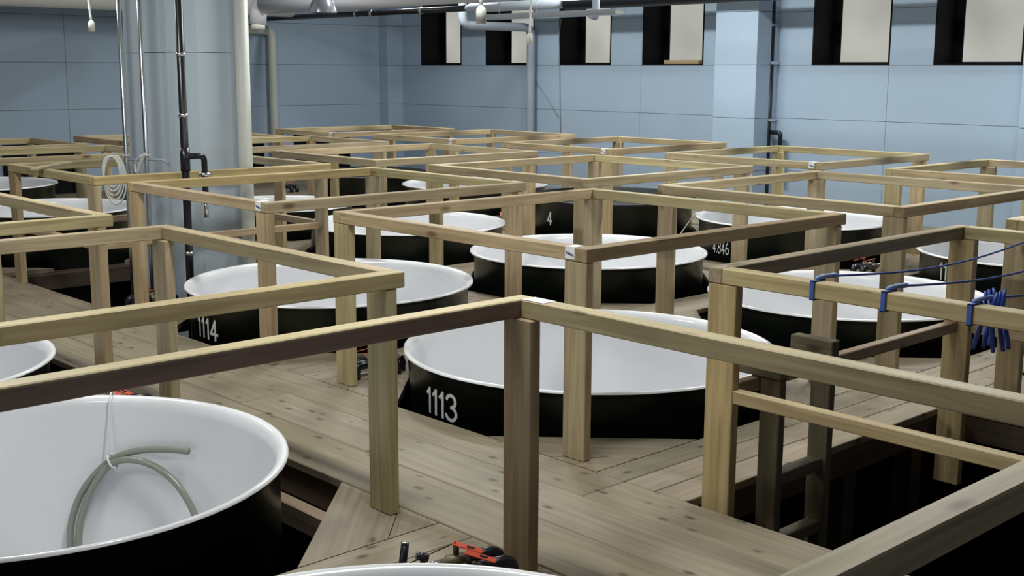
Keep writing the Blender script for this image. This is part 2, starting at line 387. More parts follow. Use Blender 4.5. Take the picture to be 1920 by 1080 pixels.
# ------------------------------------------------------------------ deck
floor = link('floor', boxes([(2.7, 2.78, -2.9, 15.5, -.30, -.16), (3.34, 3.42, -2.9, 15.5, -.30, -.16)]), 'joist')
tag(floor, 'raised pine plank deck with octagonal openings for the tanks', 'floor', kind='structure')
def deck_tint(): 
    k = rnd.uniform(.88, 1.12); return (k*rnd.uniform(.98, 1.04), k, k*rnd.uniform(.94, 1.03))
DT = .035
def plank(axis, a, b, c0, c1, z=0, maxlen=4.0):
    n = max(1, math.ceil((b-a)/maxlen)); st = (b-a)/n
    for i in range(n):
        beam('plank', axis, a+i*st+.001, a+(i+1)*st-.001, c0+.0025, c1-.0025, z-DT, z, 'deck', floor, deck_tint(), .003)
def strip(axis, a, b, c0, c1, width=.22, z=0):
    n = max(1, round((c1-c0)/width)); w_ = (c1-c0)/n
    for i in range(n): plank(axis, a, b, c0+i*w_, c0+(i+1)*w_, z)
OP = {}
for k, (a, b, c, d) in FR.items():
    if k == 'F2': OP[k] = (3.51, 5.52, .75, 2.75)
    elif k == 'F16': OP[k] = (3.52, 5.45, 7.72, 9.72)
    elif k == 'F4': OP[k] = (3.485, 5.52, 3.22, 5.22)
    elif k == 'F3': OP[k] = (.66, 2.65, 3.215, 5.25)
    elif k == 'F1': OP[k] = (.66, 2.65, .78, 2.85)
    else:
        cx, cy = (a+b)/2, (c+d)/2; hx = (b-a)/2+.06; hy = (d-c)/2+.1
        if k in TK: r_ = TK[k][2]; hx = max(hx, r_+.03); hy = max(hy, r_+.03)
        OP[k] = (cx-hx, cx+hx, cy-hy, cy+hy)
# main walkway: three boards along y
for a, b in ((2.65, 2.945), (2.945, 3.23), (3.23, 3.485)):
    off = rnd.uniform(0, 1)
    y = -2.9
    cuts = [y, .2+off, 4.6+off*.8 if a < 3.2 else 3.06+off*0, 9.2+off, 12.5+off, 15.55]
    for p, q in zip(cuts, cuts[1:]):
        beam('plank', 'y', p+.001, q-.001, a+.0025, b-.0025, -DT, .002 if a < 3.2 else .0, 'deck', floor, deck_tint(), .004)
def column_of(cells, x0, x1, ylo, yhi, first_edges=None):
    """cross boards between the openings of one column of cells"""
    cells = sorted(cells, key=lambda k: OP[k][2]); y = ylo
    for k in cells:
        a, b, c, d = OP[k]
        if c - y > .03: strip('x', x0, x1, y, c, .18)
        # side fillers between opening and column limits
        if a - x0 > .03: strip('y', c, d, x0, a, .2)
        if x1 - b > .03: strip('y', c, d, b, x1, .2)
        y = d
    if yhi - y > .03: strip('x', x0, x1, y, yhi, .24)
column_of(['F1', 'F3', 'F6'], .66, 2.65, -2.9, 15.55)
column_of(['F2', 'F4', 'F5', 'F16', 'F20', 'F17'], 3.485, 5.68, -2.9, 15.55)
column_of(['F22', 'F7', 'F8', 'F9', 'F15', 'F18'], 5.68, 8.02, -2.9, 15.55)
column_of(['F12', 'F11', 'F10', 'F13', 'F14'], 8.02, 10.3, -2.9, 15.55)
strip('y', -2.9, 15.55, 10.3, 11.98, .28)
strip('y', -2.9, 15.55, -2.95, .66, .3)
# corner boards that chamfer the tank openings
for k, (a, b, c, d) in OP.items():
    if k not in TK: continue
    r_ = TK[k][2]; cx, cy = (a+b)/2, (c+d)/2
    ch = max(.3, (b-a)/2 + (d-c)/2 - (r_+.02)*1.4142)
    if k == 'F4': ch = .66
    if k in ('F1', 'F3'): ch = .6
    for sx, sy in ((-1, -1), (1, -1), (-1, 1), (1, 1)):
        X = a if sx < 0 else b; Y = c if sy < 0 else d
        P = lambda s, t: (X - sx*s, Y - sy*t)          # s,t measured inwards from the corner
        wd = min(.28*1.414, ch*.62)
        inner = ch - wd
        pieces = [[P(.003, ch), P(ch, .003), P(inner+.002, .003), P(.003, inner+.002)], [P(.003, inner-.003), P(inner-.003, .003), P(.003, .003)]]
        for poly in pieces:
            px_ = sum(p[0] for p in poly)/len(poly); py_ = sum(p[1] for p in poly)/len(poly)
            ang = math.atan2(poly[0][1]-poly[1][1], poly[0][0]-poly[1][0])
            ca_, sa_ = math.cos(-ang), math.sin(-ang)
            loc_poly = [((x-px_)*ca_-(y-py_)*sa_, (x-px_)*sa_+(y-py_)*ca_) for x, y in poly]
            o = link('plank', prism(loc_poly, -DT, -.001), 'deck', floor, (px_, py_, 0), (0, 0, ang)); o.color = (*deck_tint(), 1)
# joists under each opening edge
for k, (a, b, c, d) in OP.items():
    t0, t1 = -.16, -DT-.002
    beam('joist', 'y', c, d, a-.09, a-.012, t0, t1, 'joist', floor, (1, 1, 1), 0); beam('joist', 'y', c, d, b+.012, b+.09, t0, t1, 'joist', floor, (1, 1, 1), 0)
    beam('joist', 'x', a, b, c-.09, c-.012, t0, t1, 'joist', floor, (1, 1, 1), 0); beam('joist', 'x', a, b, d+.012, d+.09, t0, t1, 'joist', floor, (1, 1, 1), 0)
# ledger beams seen in the gap at the hose tank
a, b, c, d = OP['F3']
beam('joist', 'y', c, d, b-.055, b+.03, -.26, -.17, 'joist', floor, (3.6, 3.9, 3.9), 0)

# ------------------------------------------------------------------ guard frames
RW, RH, RZ = .062, .058, .90
TINTS = [(1, 1, 1), (1.05, 1.02, .98), (.95, .93, .95), (1.04, .96, .92), (.9, .9, .92), (1.02, 1.05, .92)]
frames = {}
def label_on(fr, x0, x1, y0, y1, ztop, face_x, scribble=True):
    """paper label folded over the rail: top sheet and hanging sheet on the -x face"""
    t = .0012
    me = boxes([(face_x-t, x1, y0, y1, ztop, ztop+t), (face_x-t, face_x, y0, y1, ztop-.05, ztop)])
    o = child_world('paper_label', me, 'paper', fr)
    if scribble:
        bm = bmesh.new(); pts = []
        for i in range(15): pts.append((face_x-t-.0006, y1-.006-(y1-y0-.012)*i/14, ztop-.024+.006*math.sin(i*2.1)-.0007*i))
        tube(pts, .0018, 5, bm=bm); shift_me = from_bm(bm); shift(shift_me, fr.location); link('handwriting', shift_me, 'ink', o)
LABELS = {'F4': 1, 'F5': 1, 'F10': 1, 'F11': 1, 'F13': 1, 'F14': 1}
for k, (a, b, c, d) in FR.items():
    fr = empty('guard_frame', (a, c, 0), FL[k], 'guard frame', 'pine guard frames around the tank openings'); frames[k] = fr
    L0 = Vector((a, c, 0))
    def B(name, axis, p, q, c0, c1, d0, d1, tint, mt='pine'):
        o = beam(name, axis, p, q, c0, c1, d0, d1, mt, fr, tint, .0035); o.location -= L0; return o
    tt = lambda: rnd.choice(TINTS)
    tx0, tx1, ty0, ty1 = tt(), tt(), tt(), tt()
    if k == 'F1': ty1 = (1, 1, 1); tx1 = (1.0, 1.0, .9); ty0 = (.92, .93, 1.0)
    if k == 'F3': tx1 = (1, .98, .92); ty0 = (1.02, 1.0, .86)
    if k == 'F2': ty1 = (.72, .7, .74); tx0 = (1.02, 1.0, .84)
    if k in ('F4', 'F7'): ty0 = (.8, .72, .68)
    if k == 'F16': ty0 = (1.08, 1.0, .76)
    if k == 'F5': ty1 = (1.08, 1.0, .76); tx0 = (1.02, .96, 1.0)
    # rails along x run through, rails along y fit between
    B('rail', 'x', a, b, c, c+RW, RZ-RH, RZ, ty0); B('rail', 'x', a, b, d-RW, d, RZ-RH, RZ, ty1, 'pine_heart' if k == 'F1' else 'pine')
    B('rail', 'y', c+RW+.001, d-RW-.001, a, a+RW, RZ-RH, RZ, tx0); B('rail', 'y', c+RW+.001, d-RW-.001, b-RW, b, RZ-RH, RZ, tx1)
    PX, PY = .045, .125
    zb = -.0005 if k not in ('F2', 'F16') else -.35
    for (u0, v0) in ((a+.002, c+.002), (a+.002, d-PY-.002), (b-.045-PX+.01, c+.002), (b-.045-PX+.01, d-PY-.002)):
        tp = tt(); 
        if k == 'F1': tp = (.82, .74, .7)
        if k == 'F2': tp = (1.06, .98, .8)
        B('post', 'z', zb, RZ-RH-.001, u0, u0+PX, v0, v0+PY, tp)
    if k in ('F2', 'F16'):
        mz = .45; hh = .05
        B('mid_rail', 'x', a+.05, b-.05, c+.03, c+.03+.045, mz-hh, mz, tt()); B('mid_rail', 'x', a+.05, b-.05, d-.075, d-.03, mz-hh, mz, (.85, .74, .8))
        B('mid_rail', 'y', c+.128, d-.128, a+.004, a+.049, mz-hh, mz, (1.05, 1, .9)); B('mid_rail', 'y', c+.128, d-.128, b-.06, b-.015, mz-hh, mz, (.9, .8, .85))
    if k in LABELS: label_on(fr, 0, a+RW, c+RW+.004, c+RW+.058, RZ, a-.0005)
# label lying on the corner of the reddish-rail frame
fr = frames['F1']; a, b, c, d = FR['F1']
o = child_world('paper_label', boxes([(b-RW+.002, b-.004, d-RW-.1, d-RW-.005, RZ, RZ+.0015)]), 'paper', fr)

# ------------------------------------------------------------------ tanks
def arc(cx_, cy_, rx, ry, a0, a1, n=12):
    return [(cx_+rx*math.cos(math.radians(a0+(a1-a0)*i/n)), cy_+ry*math.sin(math.radians(a0+(a1-a0)*i/n))) for i in range(n+1)]
GLYPH = {'1': (.34, [[(.24, 0), (.24, .96)], [(.06, .74), (.24, .94)]]),
         '3': (.62, [arc(.28, .73, .23, .23, 165, -80), arc(.28, .25, .27, .25, 88, -165)]),
         '4': (.64, [[(.40, 0), (.40, .95), (.04, .28), (.58, .28)]]),
         '6': (.62, [arc(.29, .26, .25, .25, 0, 360, 18), arc(.46, .30, .42, .68, 105, 180)]),
         '8': (.62, [arc(.29, .25, .26, .25, 0, 360, 18), arc(.29, .735, .22, .22, 0, 360, 18)]),
         '.': (.22, [[(.06, .05), (.12, .05)]])}
def wrapped_text(txt, cap, xs, cx, cy, R, ang, zmid, sw=.066):
    """painted digits standing on the outside of a cylinder, centred at angle ang"""
    bm = bmesh.new(); tot = sum(GLYPH[c][0] for c in txt)+.08*(len(txt)-1); x = -tot/2; lay = 0
    for ch in txt:
        wd, strokes = GLYPH[ch]
        for st_ in strokes:
            lay += 1
            P = [Vector((x+p[0], p[1], 0)) for p in st_]
            def V(p):
                t = ang + p.x*cap*xs/R; rr = R+.0002*(lay % 3)
                return bm.verts.new((cx+rr*math.cos(t), cy+rr*math.sin(t), zmid-cap/2+p.y*cap))
            for p, q in zip(P, P[1:]):
                d = (q-p).normalized(); nn = Vector((-d.y, d.x, 0))*sw; e = d*sw*.6
                bm.faces.new([V(p-e+nn), V(p-e-nn), V(q+e-nn), V(q+e+nn)])
        x += wd+.08
    me = bpy.data.meshes.new('digits'); bm.to_mesh(me); bm.free(); return me
tank_mesh = {}
def make_tank(k):
    a, b, c, d = FR[k]; ox, oy, R, zr, lid = TK[k]
    cx, cy = (a+b)/2+ox, (c+d)/2+oy
    t = empty('sunken_tank', (cx, cy, ZP), TL[k], 'tank', 'white-lined tanks sunk in the deck')
    H = zr-ZP; rb = R-.035       # body radius below the lip
    key = (R, zr)
    if key not in tank_mesh:
        shell = lathe([(0, .12), (rb-.12, .12), (rb-.02, .2), (rb, .3), (rb, H-.045), (R-.006, H-.022), (R-.001, H-.012)], 72)
        lining = lathe([(R-.001, H-.012), (R-.003, H-.004), (R-.012, H), (R-.028, H-.004), (R-.045, H-.02), (R-.052, H-.06), (R-.055, .45), (R-.12, .34), (0, .30)], 72)
        tank_mesh[key] = (shell, lining)
    sh, li = tank_mesh[key]
    link('shell', sh, 'tankdark', t); link('lining', li, 'enamel', t)
    legs = boxes([(x-.05, x+.05, y-.05, y+.05, 0, .15) for x, y in ((.5, .5), (-.5, .5), (.5, -.5), (-.5, -.5))]); link('foot', legs, 'tankdark', t)
    if lid:
        link('lid', lathe([(0, H-.018), (R-.05, H-.018), (R-.03, H-.002), (R-.012, H+.004), (R-.003, H), (R, H-.02), (R, H-.034)], 72), 'lid', t)
    return t, cx, cy, rb, zr
tanks = {k: make_tank(k) for k in TK}
def px_to_cyl(px, py, cx, cy, R, far=False):
    d = ray(px, py); A = d.x**2+d.y**2; Bq = -(cx*d.x+cy*d.y); C = cx*cx+cy*cy-R*R
    D = max(0, Bq*Bq-A*C); t = (-Bq + (1 if far else -1)*math.sqrt(D))/A
    return CAMP + d*t
def number(k, txt, px, py, cap, xs):
    t, cx, cy, rb, zr = tanks[k]; p = px_to_cyl(px, py, cx, cy, rb)
    me = wrapped_text(txt, cap, xs, cx, cy, rb+.0015, math.atan2(p.y-cy, p.x-cx), p.z)
    child_world('painted_number', me, 'number', t)
number('F4', '1113', 826, 757, .125, 1.12)
number('F5', '1114', 388, 615, .125, 1.08)
number('F11', '4.846', 1351, 464, .10, .70)
number('F10', '4', 1031, 409, .13, 1.05)
number('F12', '11', 1768, 508, .125, .95)

# ------------------------------------------------------------------ column with its pipes
cl = [at_y(345, 200, 8.0), at_y(446, 200, 8.0)]
cx0, cx1 = cl[0].x, cl[1].x; cyb = at_x(240, 200, cx0+.05).y
prof = [(cx1, 8.0), (cx1, cyb)]
# ridged glossy face on the walkway side, from the back corner to the front corner
yl = cyb-8.0
for i in range(0, 41):
    s = i/40; y = cyb - s*yl
    rid = .07*math.cos(s*2*math.pi*2.5) 
    edge = min(s, 1-s)/.12; e = min(1, edge); e = math.sqrt(max(0, 1-(1-e)**2))
    prof.append((cx0 + .10 - .10*e - rid*e*.5 + .02, y))
col = empty('trim_4', (cx0, 8.0, ZP), kind='structure', label='free standing pale blue column with a ridged glossy side', cat='column')
for z0, z1 in ((ZP, 1.728), (1.732, 2.95), (2.953, ZC)):
    me = prism(prof, z0, z1); child_world('panel', me, 'column', col)
# black pipe with branch
def thing_tube(name, pts, r, mat, label, cat, n=12, group=None):
    o = link(name, tube(pts, r, n), mat); tag(o, label, cat, group); return o
p0 = at_y(345, 250, 7.58)
bp_ = empty('black_pipe', (p0.x, p0.y, ZP), 'black vertical pipe with a valve branch in front of the blue column', 'pipe')
child_world('pipe', tube([(p0.x, p0.y, ZP), (p0.x, p0.y, ZC)], .027, 14), 'blackpipe', bp_)
for py in (216, 476, 102):
    z = at_y(343, py, 7.58).z
    child_world('clamp', tube([(p0.x, p0.y, z-.012), (p0.x, p0.y, z+.012)], .032, 14), 'steel', bp_)
zb_ = at_y(360, 293, 7.58).z; xb = at_y(383, 300, 7.58).x; zv = at_y(383, 327, 7.58).z
child_world('tee', tube([(p0.x, p0.y, zb_-.10), (p0.x, p0.y, zb_+.06)], .033, 14), 'blackpipe', bp_)
child_world('branch', tube(rounded([(p0.x, p0.y, zb_), (xb, p0.y, zb_), (xb, p0.y, zv-.2)], .04), .021, 12), 'blackpipe', bp_)
child_world('valve', tube([(xb, p0.y, zv+.012), (xb, p0.y, zv-.012)], .042, 14), 'steel', bp_)
child_world('tap', tube([(xb, p0.y, zv-.18), (xb, p0.y, zv-.30)], .016, 10), 'steel', bp_)
# cream drain pipe on the column
q = at_y(459, 250, 7.95)
thing_tube('drain_pipe', [(q.x, q.y, ZP), (q.x, q.y, ZC)], .052, 'cream', 'cream vertical drain pipe along the edge of the blue column', 'pipe', 16)
# cream pipe on the end wall with elbow
e1 = at_y(512, 150, YW-.09); ze = at_y(512, 57, YW-.09).z
thing_tube('elbow_pipe', rounded([(e1.x-2.2, e1.y, ze), (e1.x, e1.y, ze), (e1.x, e1.y, ZP)], .12), .062, 'cream', 'cream pipe with an elbow running down the end wall', 'pipe', 14)
# two steel poles with hooks
def pole(px, py, lab, xoff):
    p = at_x(px, py, cx0-xoff)
    t = empty('steel_pole', (p.x, p.y, ZP), lab, 'pole')
    child_world('tube', tube([(p.x, p.y, ZP), (p.x, p.y, ZC)], .017, 12), 'steel', t)
    z = at_x(px, 298, cx0-xoff).z
    child_world('hook', tube(rounded([(p.x, p.y, z), (p.x+.1, p.y-.09, z-.005), (p.x+.12, p.y-.11, z-.04)], .03), .009, 8), 'greypipe', t)
    return p, z
pp1, hz1 = pole(232, 200, 'steel pole carrying a coil of white cord beside the column', .10)
pp2, hz2 = pole(270, 200, 'steel pole with a loop of white cord close to the column', .14)
# cord coil on the first hook
bm = bmesh.new(); c0 = at_x(214, 332, pp1.x-.13); 
for j in range(5):
    pts = []
    for i in range(33):
        a_ = 2*math.pi*i/32
        ry = .064+.004*j; rz = .115+.017*j
        pts.append((c0.x+.007*j-.02+RT.x*ry*math.cos(a_), c0.y+.01*math.sin(a_+j)+RT.y*ry*math.cos(a_), c0.z+.045-.017*j+rz*math.sin(a_)))
    tube(pts, .0068, 6, False, bm)
col_ring = [(pp1.x+.027*math.cos(2*math.pi*q_/16), pp1.y+.027*math.sin(2*math.pi*q_/16), hz1+.03) for q_ in range(17)]
tube(col_ring, .008, 6, True, bm)
tube(rounded([(c0.x-.02, c0.y, c0.z+.155), (c0.x+.03, c0.y-.02, hz1+.03), (pp1.x-.032, pp1.y, hz1+.03)], .04), .008, 6, True, bm)
tag(link('cord_coil', from_bm(bm, True), 'greenhose'), 'coil of white cord hanging on the steel pole', 'cord')
bm = bmesh.new(); s0 = Vector((pp2.x, pp2.y, hz2))
ring2 = [(s0.x+.027*math.cos(2*math.pi*q_/16), s0.y+.027*math.sin(2*math.pi*q_/16), s0.z+.03) for q_ in range(17)]
tube(ring2, .008, 6, True, bm)
tube(catmull([s0+Vector((-.04, y_, z_)) for y_, z_ in ((.0, .03), (.10, -.03), (.09, -.10), (.0, .0), (-.06, .045), (.02, -.05), (.11, -.18), (.12, -.32))]), .008, 6, True, bm)
tag(link('cord_loop', from_bm(bm, True), 'greenhose'), 'loop of white cord knotted on the second steel pole', 'cord')

# ------------------------------------------------------------------ window wall pipes
p1 = at_x(1443, 170, XW-.12); 
wp = empty('wall_pipe', (p1.x, p1.y, ZP), 'black pipe with a branch running down the wall beside the pilaster', 'pipe')
child_world('pipe', tube([(p1.x, p1.y, ZP), (p1.x, p1.y, ZC)], .036, 12), 'blackpipe', wp)
for py in (47, 118, 225):
    z = at_x(1443, py, XW-.12).z
    child_world('clamp', boxes([(p1.x-.05, p1.x+.1, p1.y-.045, p1.y+.045, z-.015, z+.015)]), 'steel', wp)
zz = at_x(1450, 248, XW-.12).z; yb = at_x(1463, 260, XW-.12).y
child_world('branch', tube(rounded([(p1.x, p1.y, zz), (p1.x, yb, zz), (p1.x, yb, zz-.40)], .04), .026, 10), 'blackpipe', wp)
child_world('tap', tube([(p1.x, yb, zz-.40), (p1.x, yb, zz-.50)], .03, 10), 'red', wp)
g = at_x(995, 150, XW-.1); zg = at_x(990, 52, XW-.1).z
thing_tube('wall_drain_pipe', rounded([(g.x-1.25, g.y, zg+1.2), (g.x-1.25, g.y, zg), (g.x, g.y, zg), (g.x, g.y, ZP)], .12), .058, 'greypipe', 'grey drain pipe with an elbow running down the window wall', 'pipe', 14)
# thin wires on the wall
w1 = [at_x(1052, 35, XW-.01), at_x(1048, 70, XW-.01), at_x(1049, 125, XW-.01), at_x(1050, 200, XW-.01), at_x(1051, 260, XW-.01)]
thing_tube('hanging_wire', w1, .006, 'wire', 'thin grey wire hanging down the wall between windows', 'wire', 6)
w2 = [at_x(1004, 152, XW-.012), at_x(1028, 186, XW-.012), at_x(1047, 220, XW-.012)]
thing_tube('slack_wire', w2, .006, 'wire', 'thin wire slanting from the grey drain pipe', 'wire', 6)
# stick on the sill of the fourth window
s1, s2 = at_x(1250, 116, XW+.2), at_x(1315, 116, XW+.2)
tag(link('wood_stick', boxes([(XW+.14, XW+.26, s2.y, s1.y, ZB+.015, ZB+.065)], .004), 'woodstick'), 'pale wooden stick lying on a window sill', 'stick')

# ------------------------------------------------------------------ overhead pipes, ducts, lamps
def along_y(px_a, py_a, px_b, x, r, name, mat, label, cat, ext_a=0, ext_b=0, n=16, up=True):
    a_ = at_x(px_a, py_a, x); b_ = at_x(px_b, 30, x); z = a_.z + (r if up else 0)
    return thing_tube(name, [(x, a_.y+ext_a, z), (x, b_.y-ext_b, z)], r, mat, label, cat, n)
# large grey duct, running towards the window side over the second column
dx = 7.9; da = at_x(640, 19, dx); dz = da.z+.13; dend = at_x(500, 25, dx).y
du = empty('grey_duct', (dx, dend, dz), 'large grey overhead duct parallel to the window wall', 'duct')
child_world('duct', tube([(dx, dend, dz), (dx, -2.5, dz)], .13, 20), 'greyduct', du)
child_world('elbow', tube(rounded([(dx, dend-.05, dz), (dx, dend+.17, dz), (dx-.02, dend+.17, dz-.24)], .14), .10, 16), 'greyduct', du)
child_world('end_cap', tube([(dx-.02, dend+.17, dz-.23), (dx-.02, dend+.17, dz-.30)], .085, 16), 'whiteplastic', du)
wd = at_y(0, 11, 14.7); we = at_y(545, 12, 14.7)
thing_tube('white_duct', [(X0+.1, 14.7, wd.z+.16), (we.x, 14.7, wd.z+.16)], .16, 'whiteplastic', 'white overhead duct along the end wall', 'duct', 20)
# black pipe then grey lagged pipe, farther out
bx = 9.6; b1 = at_x(560, 30, bx); b2 = at_x(790, 20, bx); b3 = at_x(882, 15, bx); b4 = at_x(1062, 6, bx)
zz = b2.z
ob = empty('overhead_pipe', (bx, b2.y, zz), 'overhead black pipe with a grey lagged section and steel clamps', 'pipe')
child_world('pipe', tube([(bx, YW-.05, zz), (bx, b3.y, zz)], .036, 12), 'blackpipe', ob)
child_world('lagging', tube([(bx, b3.y+.08, zz), (bx, b3.y, zz), (bx, b4.y, zz)], [.03, .055, .055], 14), 'greypipe', ob)
child_world('coupling', tube([(bx, b4.y, zz), (bx, -2.5, zz)], .075, 12), 'blackpipe', ob)
for px in (668, 697, 790):
    y = at_x(px, 24, bx).y
    child_world('clamp', tube([(bx, y-.02, zz), (bx, y+.02, zz)], .043, 12), 'steel', ob); child_world('clamp_rod', tube([(bx, y, zz), (bx, y, ZC)], .008, 6), 'steel', ob)
# second black pipe just above it beside the first window
zq = at_x(815, 12, 11.3).z
thing_tube('overhead_black_pipe', [(11.3, at_x(795, 12, 11.3).y, zq), (11.3, -2.5, zq)], .075, 'blackpipe', 'upper black overhead pipe crossing in front of the windows', 'pipe')
# cable tray
tx = 8.9; ta = at_x(913, 34, tx); tb = at_x(1105, 34, tx); tz = ta.z
tray = empty('cable_tray', (tx, ta.y, tz), 'long metal cable tray hanging in front of the windows', 'cable tray')
child_world('tray', boxes([(tx-.07, tx+.07, tb.y-.4, ta.y, tz-.02, tz-.015), (tx-.07, tx-.065, tb.y-.4, ta.y, tz-.015, tz+.035), (tx+.065, tx+.07, tb.y-.4, ta.y, tz-.015, tz+.035)]), 'steel', tray)
for yy in (ta.y-.2, (ta.y+tb.y)/2): child_world('hanger', tube([(tx, yy, tz), (tx, yy, ZC)], .006, 6), 'steel', tray)
# pipe bend hanging in front of the third window
hb = at_depth(1117, 28, 12.2)
thing_tube('pipe_bend', rounded([(hb.x+.3, hb.y+.35, hb.z+.02), (hb.x, hb.y, hb.z-.02), (hb.x, hb.y, ZC)], .08), .038, 'greypipe', 'grey pipe bend hanging down in front of a window', 'pipe', 12)
# bell lamp shade
bs = at_depth(605, 24, 9.2)
lampo = empty('bell_lamp', (bs.x, bs.y, bs.z), 'grey bell-shaped lamp shade hanging under the large duct', 'lamp')
link('lamp_shade', lathe([(.108, 0), (.104, .03), (.085, .08), (.055, .12), (.045, .17), (.03, .19), (0, .19)], 28), 'shade', lampo)
link('cord', tube([(0, 0, .19), (0, 0, ZC-bs.z)], .006, 6), 'blackpipe', lampo)
# pendant lamp holders on white cords
def pendant(px, py_bot, dep, lab, bend=0, s=1.0):
    p = at_depth(px, py_bot, dep); t = empty('pendant_socket', (p.x, p.y, p.z), lab, 'lamp socket', 'white pendant sockets on cords')
    link('socket', lathe([(0, .004), (.014*s, 0), (.0175*s, 0), (.0175*s, .04*s), (.015*s, .052*s), (.007*s, .06*s), (0, .06*s)], 16), 'whiteplastic', t)
    H = ZC-p.z; pts = []
    for i in range(61):
        f = i/60; pts.append((RT.x*bend*math.sin(f*math.pi*.8)*1, RT.y*bend*math.sin(f*math.pi*.8), .055*s+f*(H-.055*s)))
    rr = [.006*s*(1+.18*(i % 2)) for i in range(61)]
    link('cord', tube(pts, rr, 8), 'whitecord', t)
pendant(172, 59, 6.6, 'white pendant socket hanging before the blue end wall', -.05)
pendant(902, 44, 4.2, 'cream pendant socket hanging over the middle of the room', 0)
pendant(993, 82, 6.9, 'white pendant socket on a coiled cord, hanging lower before the windows', .02)
# fluorescent ceiling lamps
for x, y, wt in LAMPS:
    t = empty('ceiling_lamp', (x, y, LAMP_Z), 'long fluorescent ceiling lamp with two tubes', 'lamp', 'fluorescent ceiling lamps')
    link('housing', boxes([(-.09, .09, -.62, .62, .03, .09)], .01), 'whiteplastic', t)
    for sx in (-.045, .045): link('tube', tube([(sx, -.6, .012), (sx, .6, .012)], .013, 8), 'tube', t)
    link('hanger', boxes([(-.01, .01, -.4, -.38, .09, ZC-LAMP_Z), (-.01, .01, .38, .4, .09, ZC-LAMP_Z)]), 'steel', t)
    ld = bpy.data.lights.new('lamp_glow', 'AREA'); ld.shape = 'RECTANGLE'; ld.size = .2; ld.size_y = 1.2; ld.energy = wt; ld.color = (.97, 1, .96)
    lo = bpy.data.objects.new('lamp_glow', ld); COL.objects.link(lo); lo.parent = t; lo.location = (0, 0, -.012)

# ------------------------------------------------------------------ valve sets on the corner boards
def valve_set(name, loc, rot, lab, full=True):
    """two black pipes rise from the deck, turn along local -x through brass valves with red levers"""
    t = empty(name, loc, lab, 'valve set', 'pipe valves on the deck corners'); t.rotation_euler = (0, 0, rot)
    def part(n, me, m): return link(n, me, m, t)
    for yy, dx_ in ((0, 0), (-.085, .0)):
        part('elbow_pipe', tube(rounded([(.115+dx_, yy, .001), (.115+dx_, yy, .07), (.0+dx_, yy, .07)], .035), .026, 12), 'blackpipe')
        v = part('valve_body', tube([(.01+dx_, yy, .07), (-.01+dx_, yy, .07), (-.015+dx_, yy, .07), (-.07+dx_, yy, .07), (-.075+dx_, yy, .07), (-.10+dx_, yy, .07)], [.019, .022, .027, .027, .021, .018], 12), 'brass')
        link('stem', tube([(-.04+dx_, yy, .09), (-.04+dx_, yy, .128)], .010, 8), 'brass', v)
        lv = link('lever', boxes([(-.012, .088, -.013, .013, 0, .004)], .0015), 'red', v, (-.04+dx_, yy, .128), (math.radians(10), math.radians(14), math.radians(-38)))
        link('grip_mark', boxes([(.035, .06, -.006, .006, .0041, .0046)]), 'blackpipe', lv)
        link('union', tube([(-.10+dx_, yy, .07), (-.15+dx_, yy, .067)], .019, 10), 'steel', v)
        part('outlet', tube(rounded([(-.15+dx_, yy, .067), (-.195+dx_, yy, .066), (-.195+dx_, yy, .001)], .02), .017, 10), 'blackpipe')
    if full:
        part('stud', tube([(-.13, .055, .0), (-.13, .055, .085)], .010, 8), 'blackpipe')
        part('stud_cap', tube([(-.15, .06, .09), (-.115, .05, .08)], .014, 8), 'blackpipe')
        part('tie_wire', tube([(-.25, .05, .06), (-.04, .0, .135)], .0022, 5), 'blackpipe')
        h = part('lever_bar', tube([(-.215, .05, .0), (-.185, .07, .135)], .013, 10), 'blackpipe')
        link('bar_end', tube([(-.185, .07, .135), (-.1838, .0708, .140)], .0145, 12), 'steel', h)
    return t
ve, vo = at_z(938, 1030, .07), at_z(812, 1058, .07)
vd = (ve-vo).normalized()
valve_set('valve_set', (ve.x-vd.x*.10-.035, ve.y-vd.y*.10-.01, 0), math.atan2(vd.y, vd.x), 'black pipes with brass valves and red levers beside the reddish-rail frame')
v2 = at_z(668, 711, 0)
valve_set('valve_set', (v2.x+.115, v2.y, 0), math.pi, 'black and brass valve set between frame post and tank 1113')
v3 = at_z(285, 748, .05)
valve_set('valve_set', (v3.x-.13, v3.y, 0), math.radians(-30), 'valve set with a red lever behind the hose tank', False)
v4 = at_y(1262, 440, 7.22)
valve_set('valve_set', (v4.x, v4.y, 0), math.pi, 'valve set with red levers beside the tank marked 4.846', False)
v5 = at_z(955, 412, .05)
valve_set('valve_set', (v5.x, v5.y, 0), math.radians(-90), 'small black valve set in front of the black-topped tank marked 4', False)
v6 = at_z(548, 352, .05)
valve_set('valve_set', (v6.x, v6.y, 0), math.radians(-90), 'small valve set far behind the blue column', False)
v7 = at_z(322, 560, .05)
valve_set('valve_set', (v7.x-.16, v7.y, 0), math.pi, 'valve set between tank 1114 and the column pit', False)
v8 = at_z(1632, 505, .05)
valve_set('valve_set', (v8.x, v8.y, 0), math.pi, 'black valve set behind the blue cords', False)
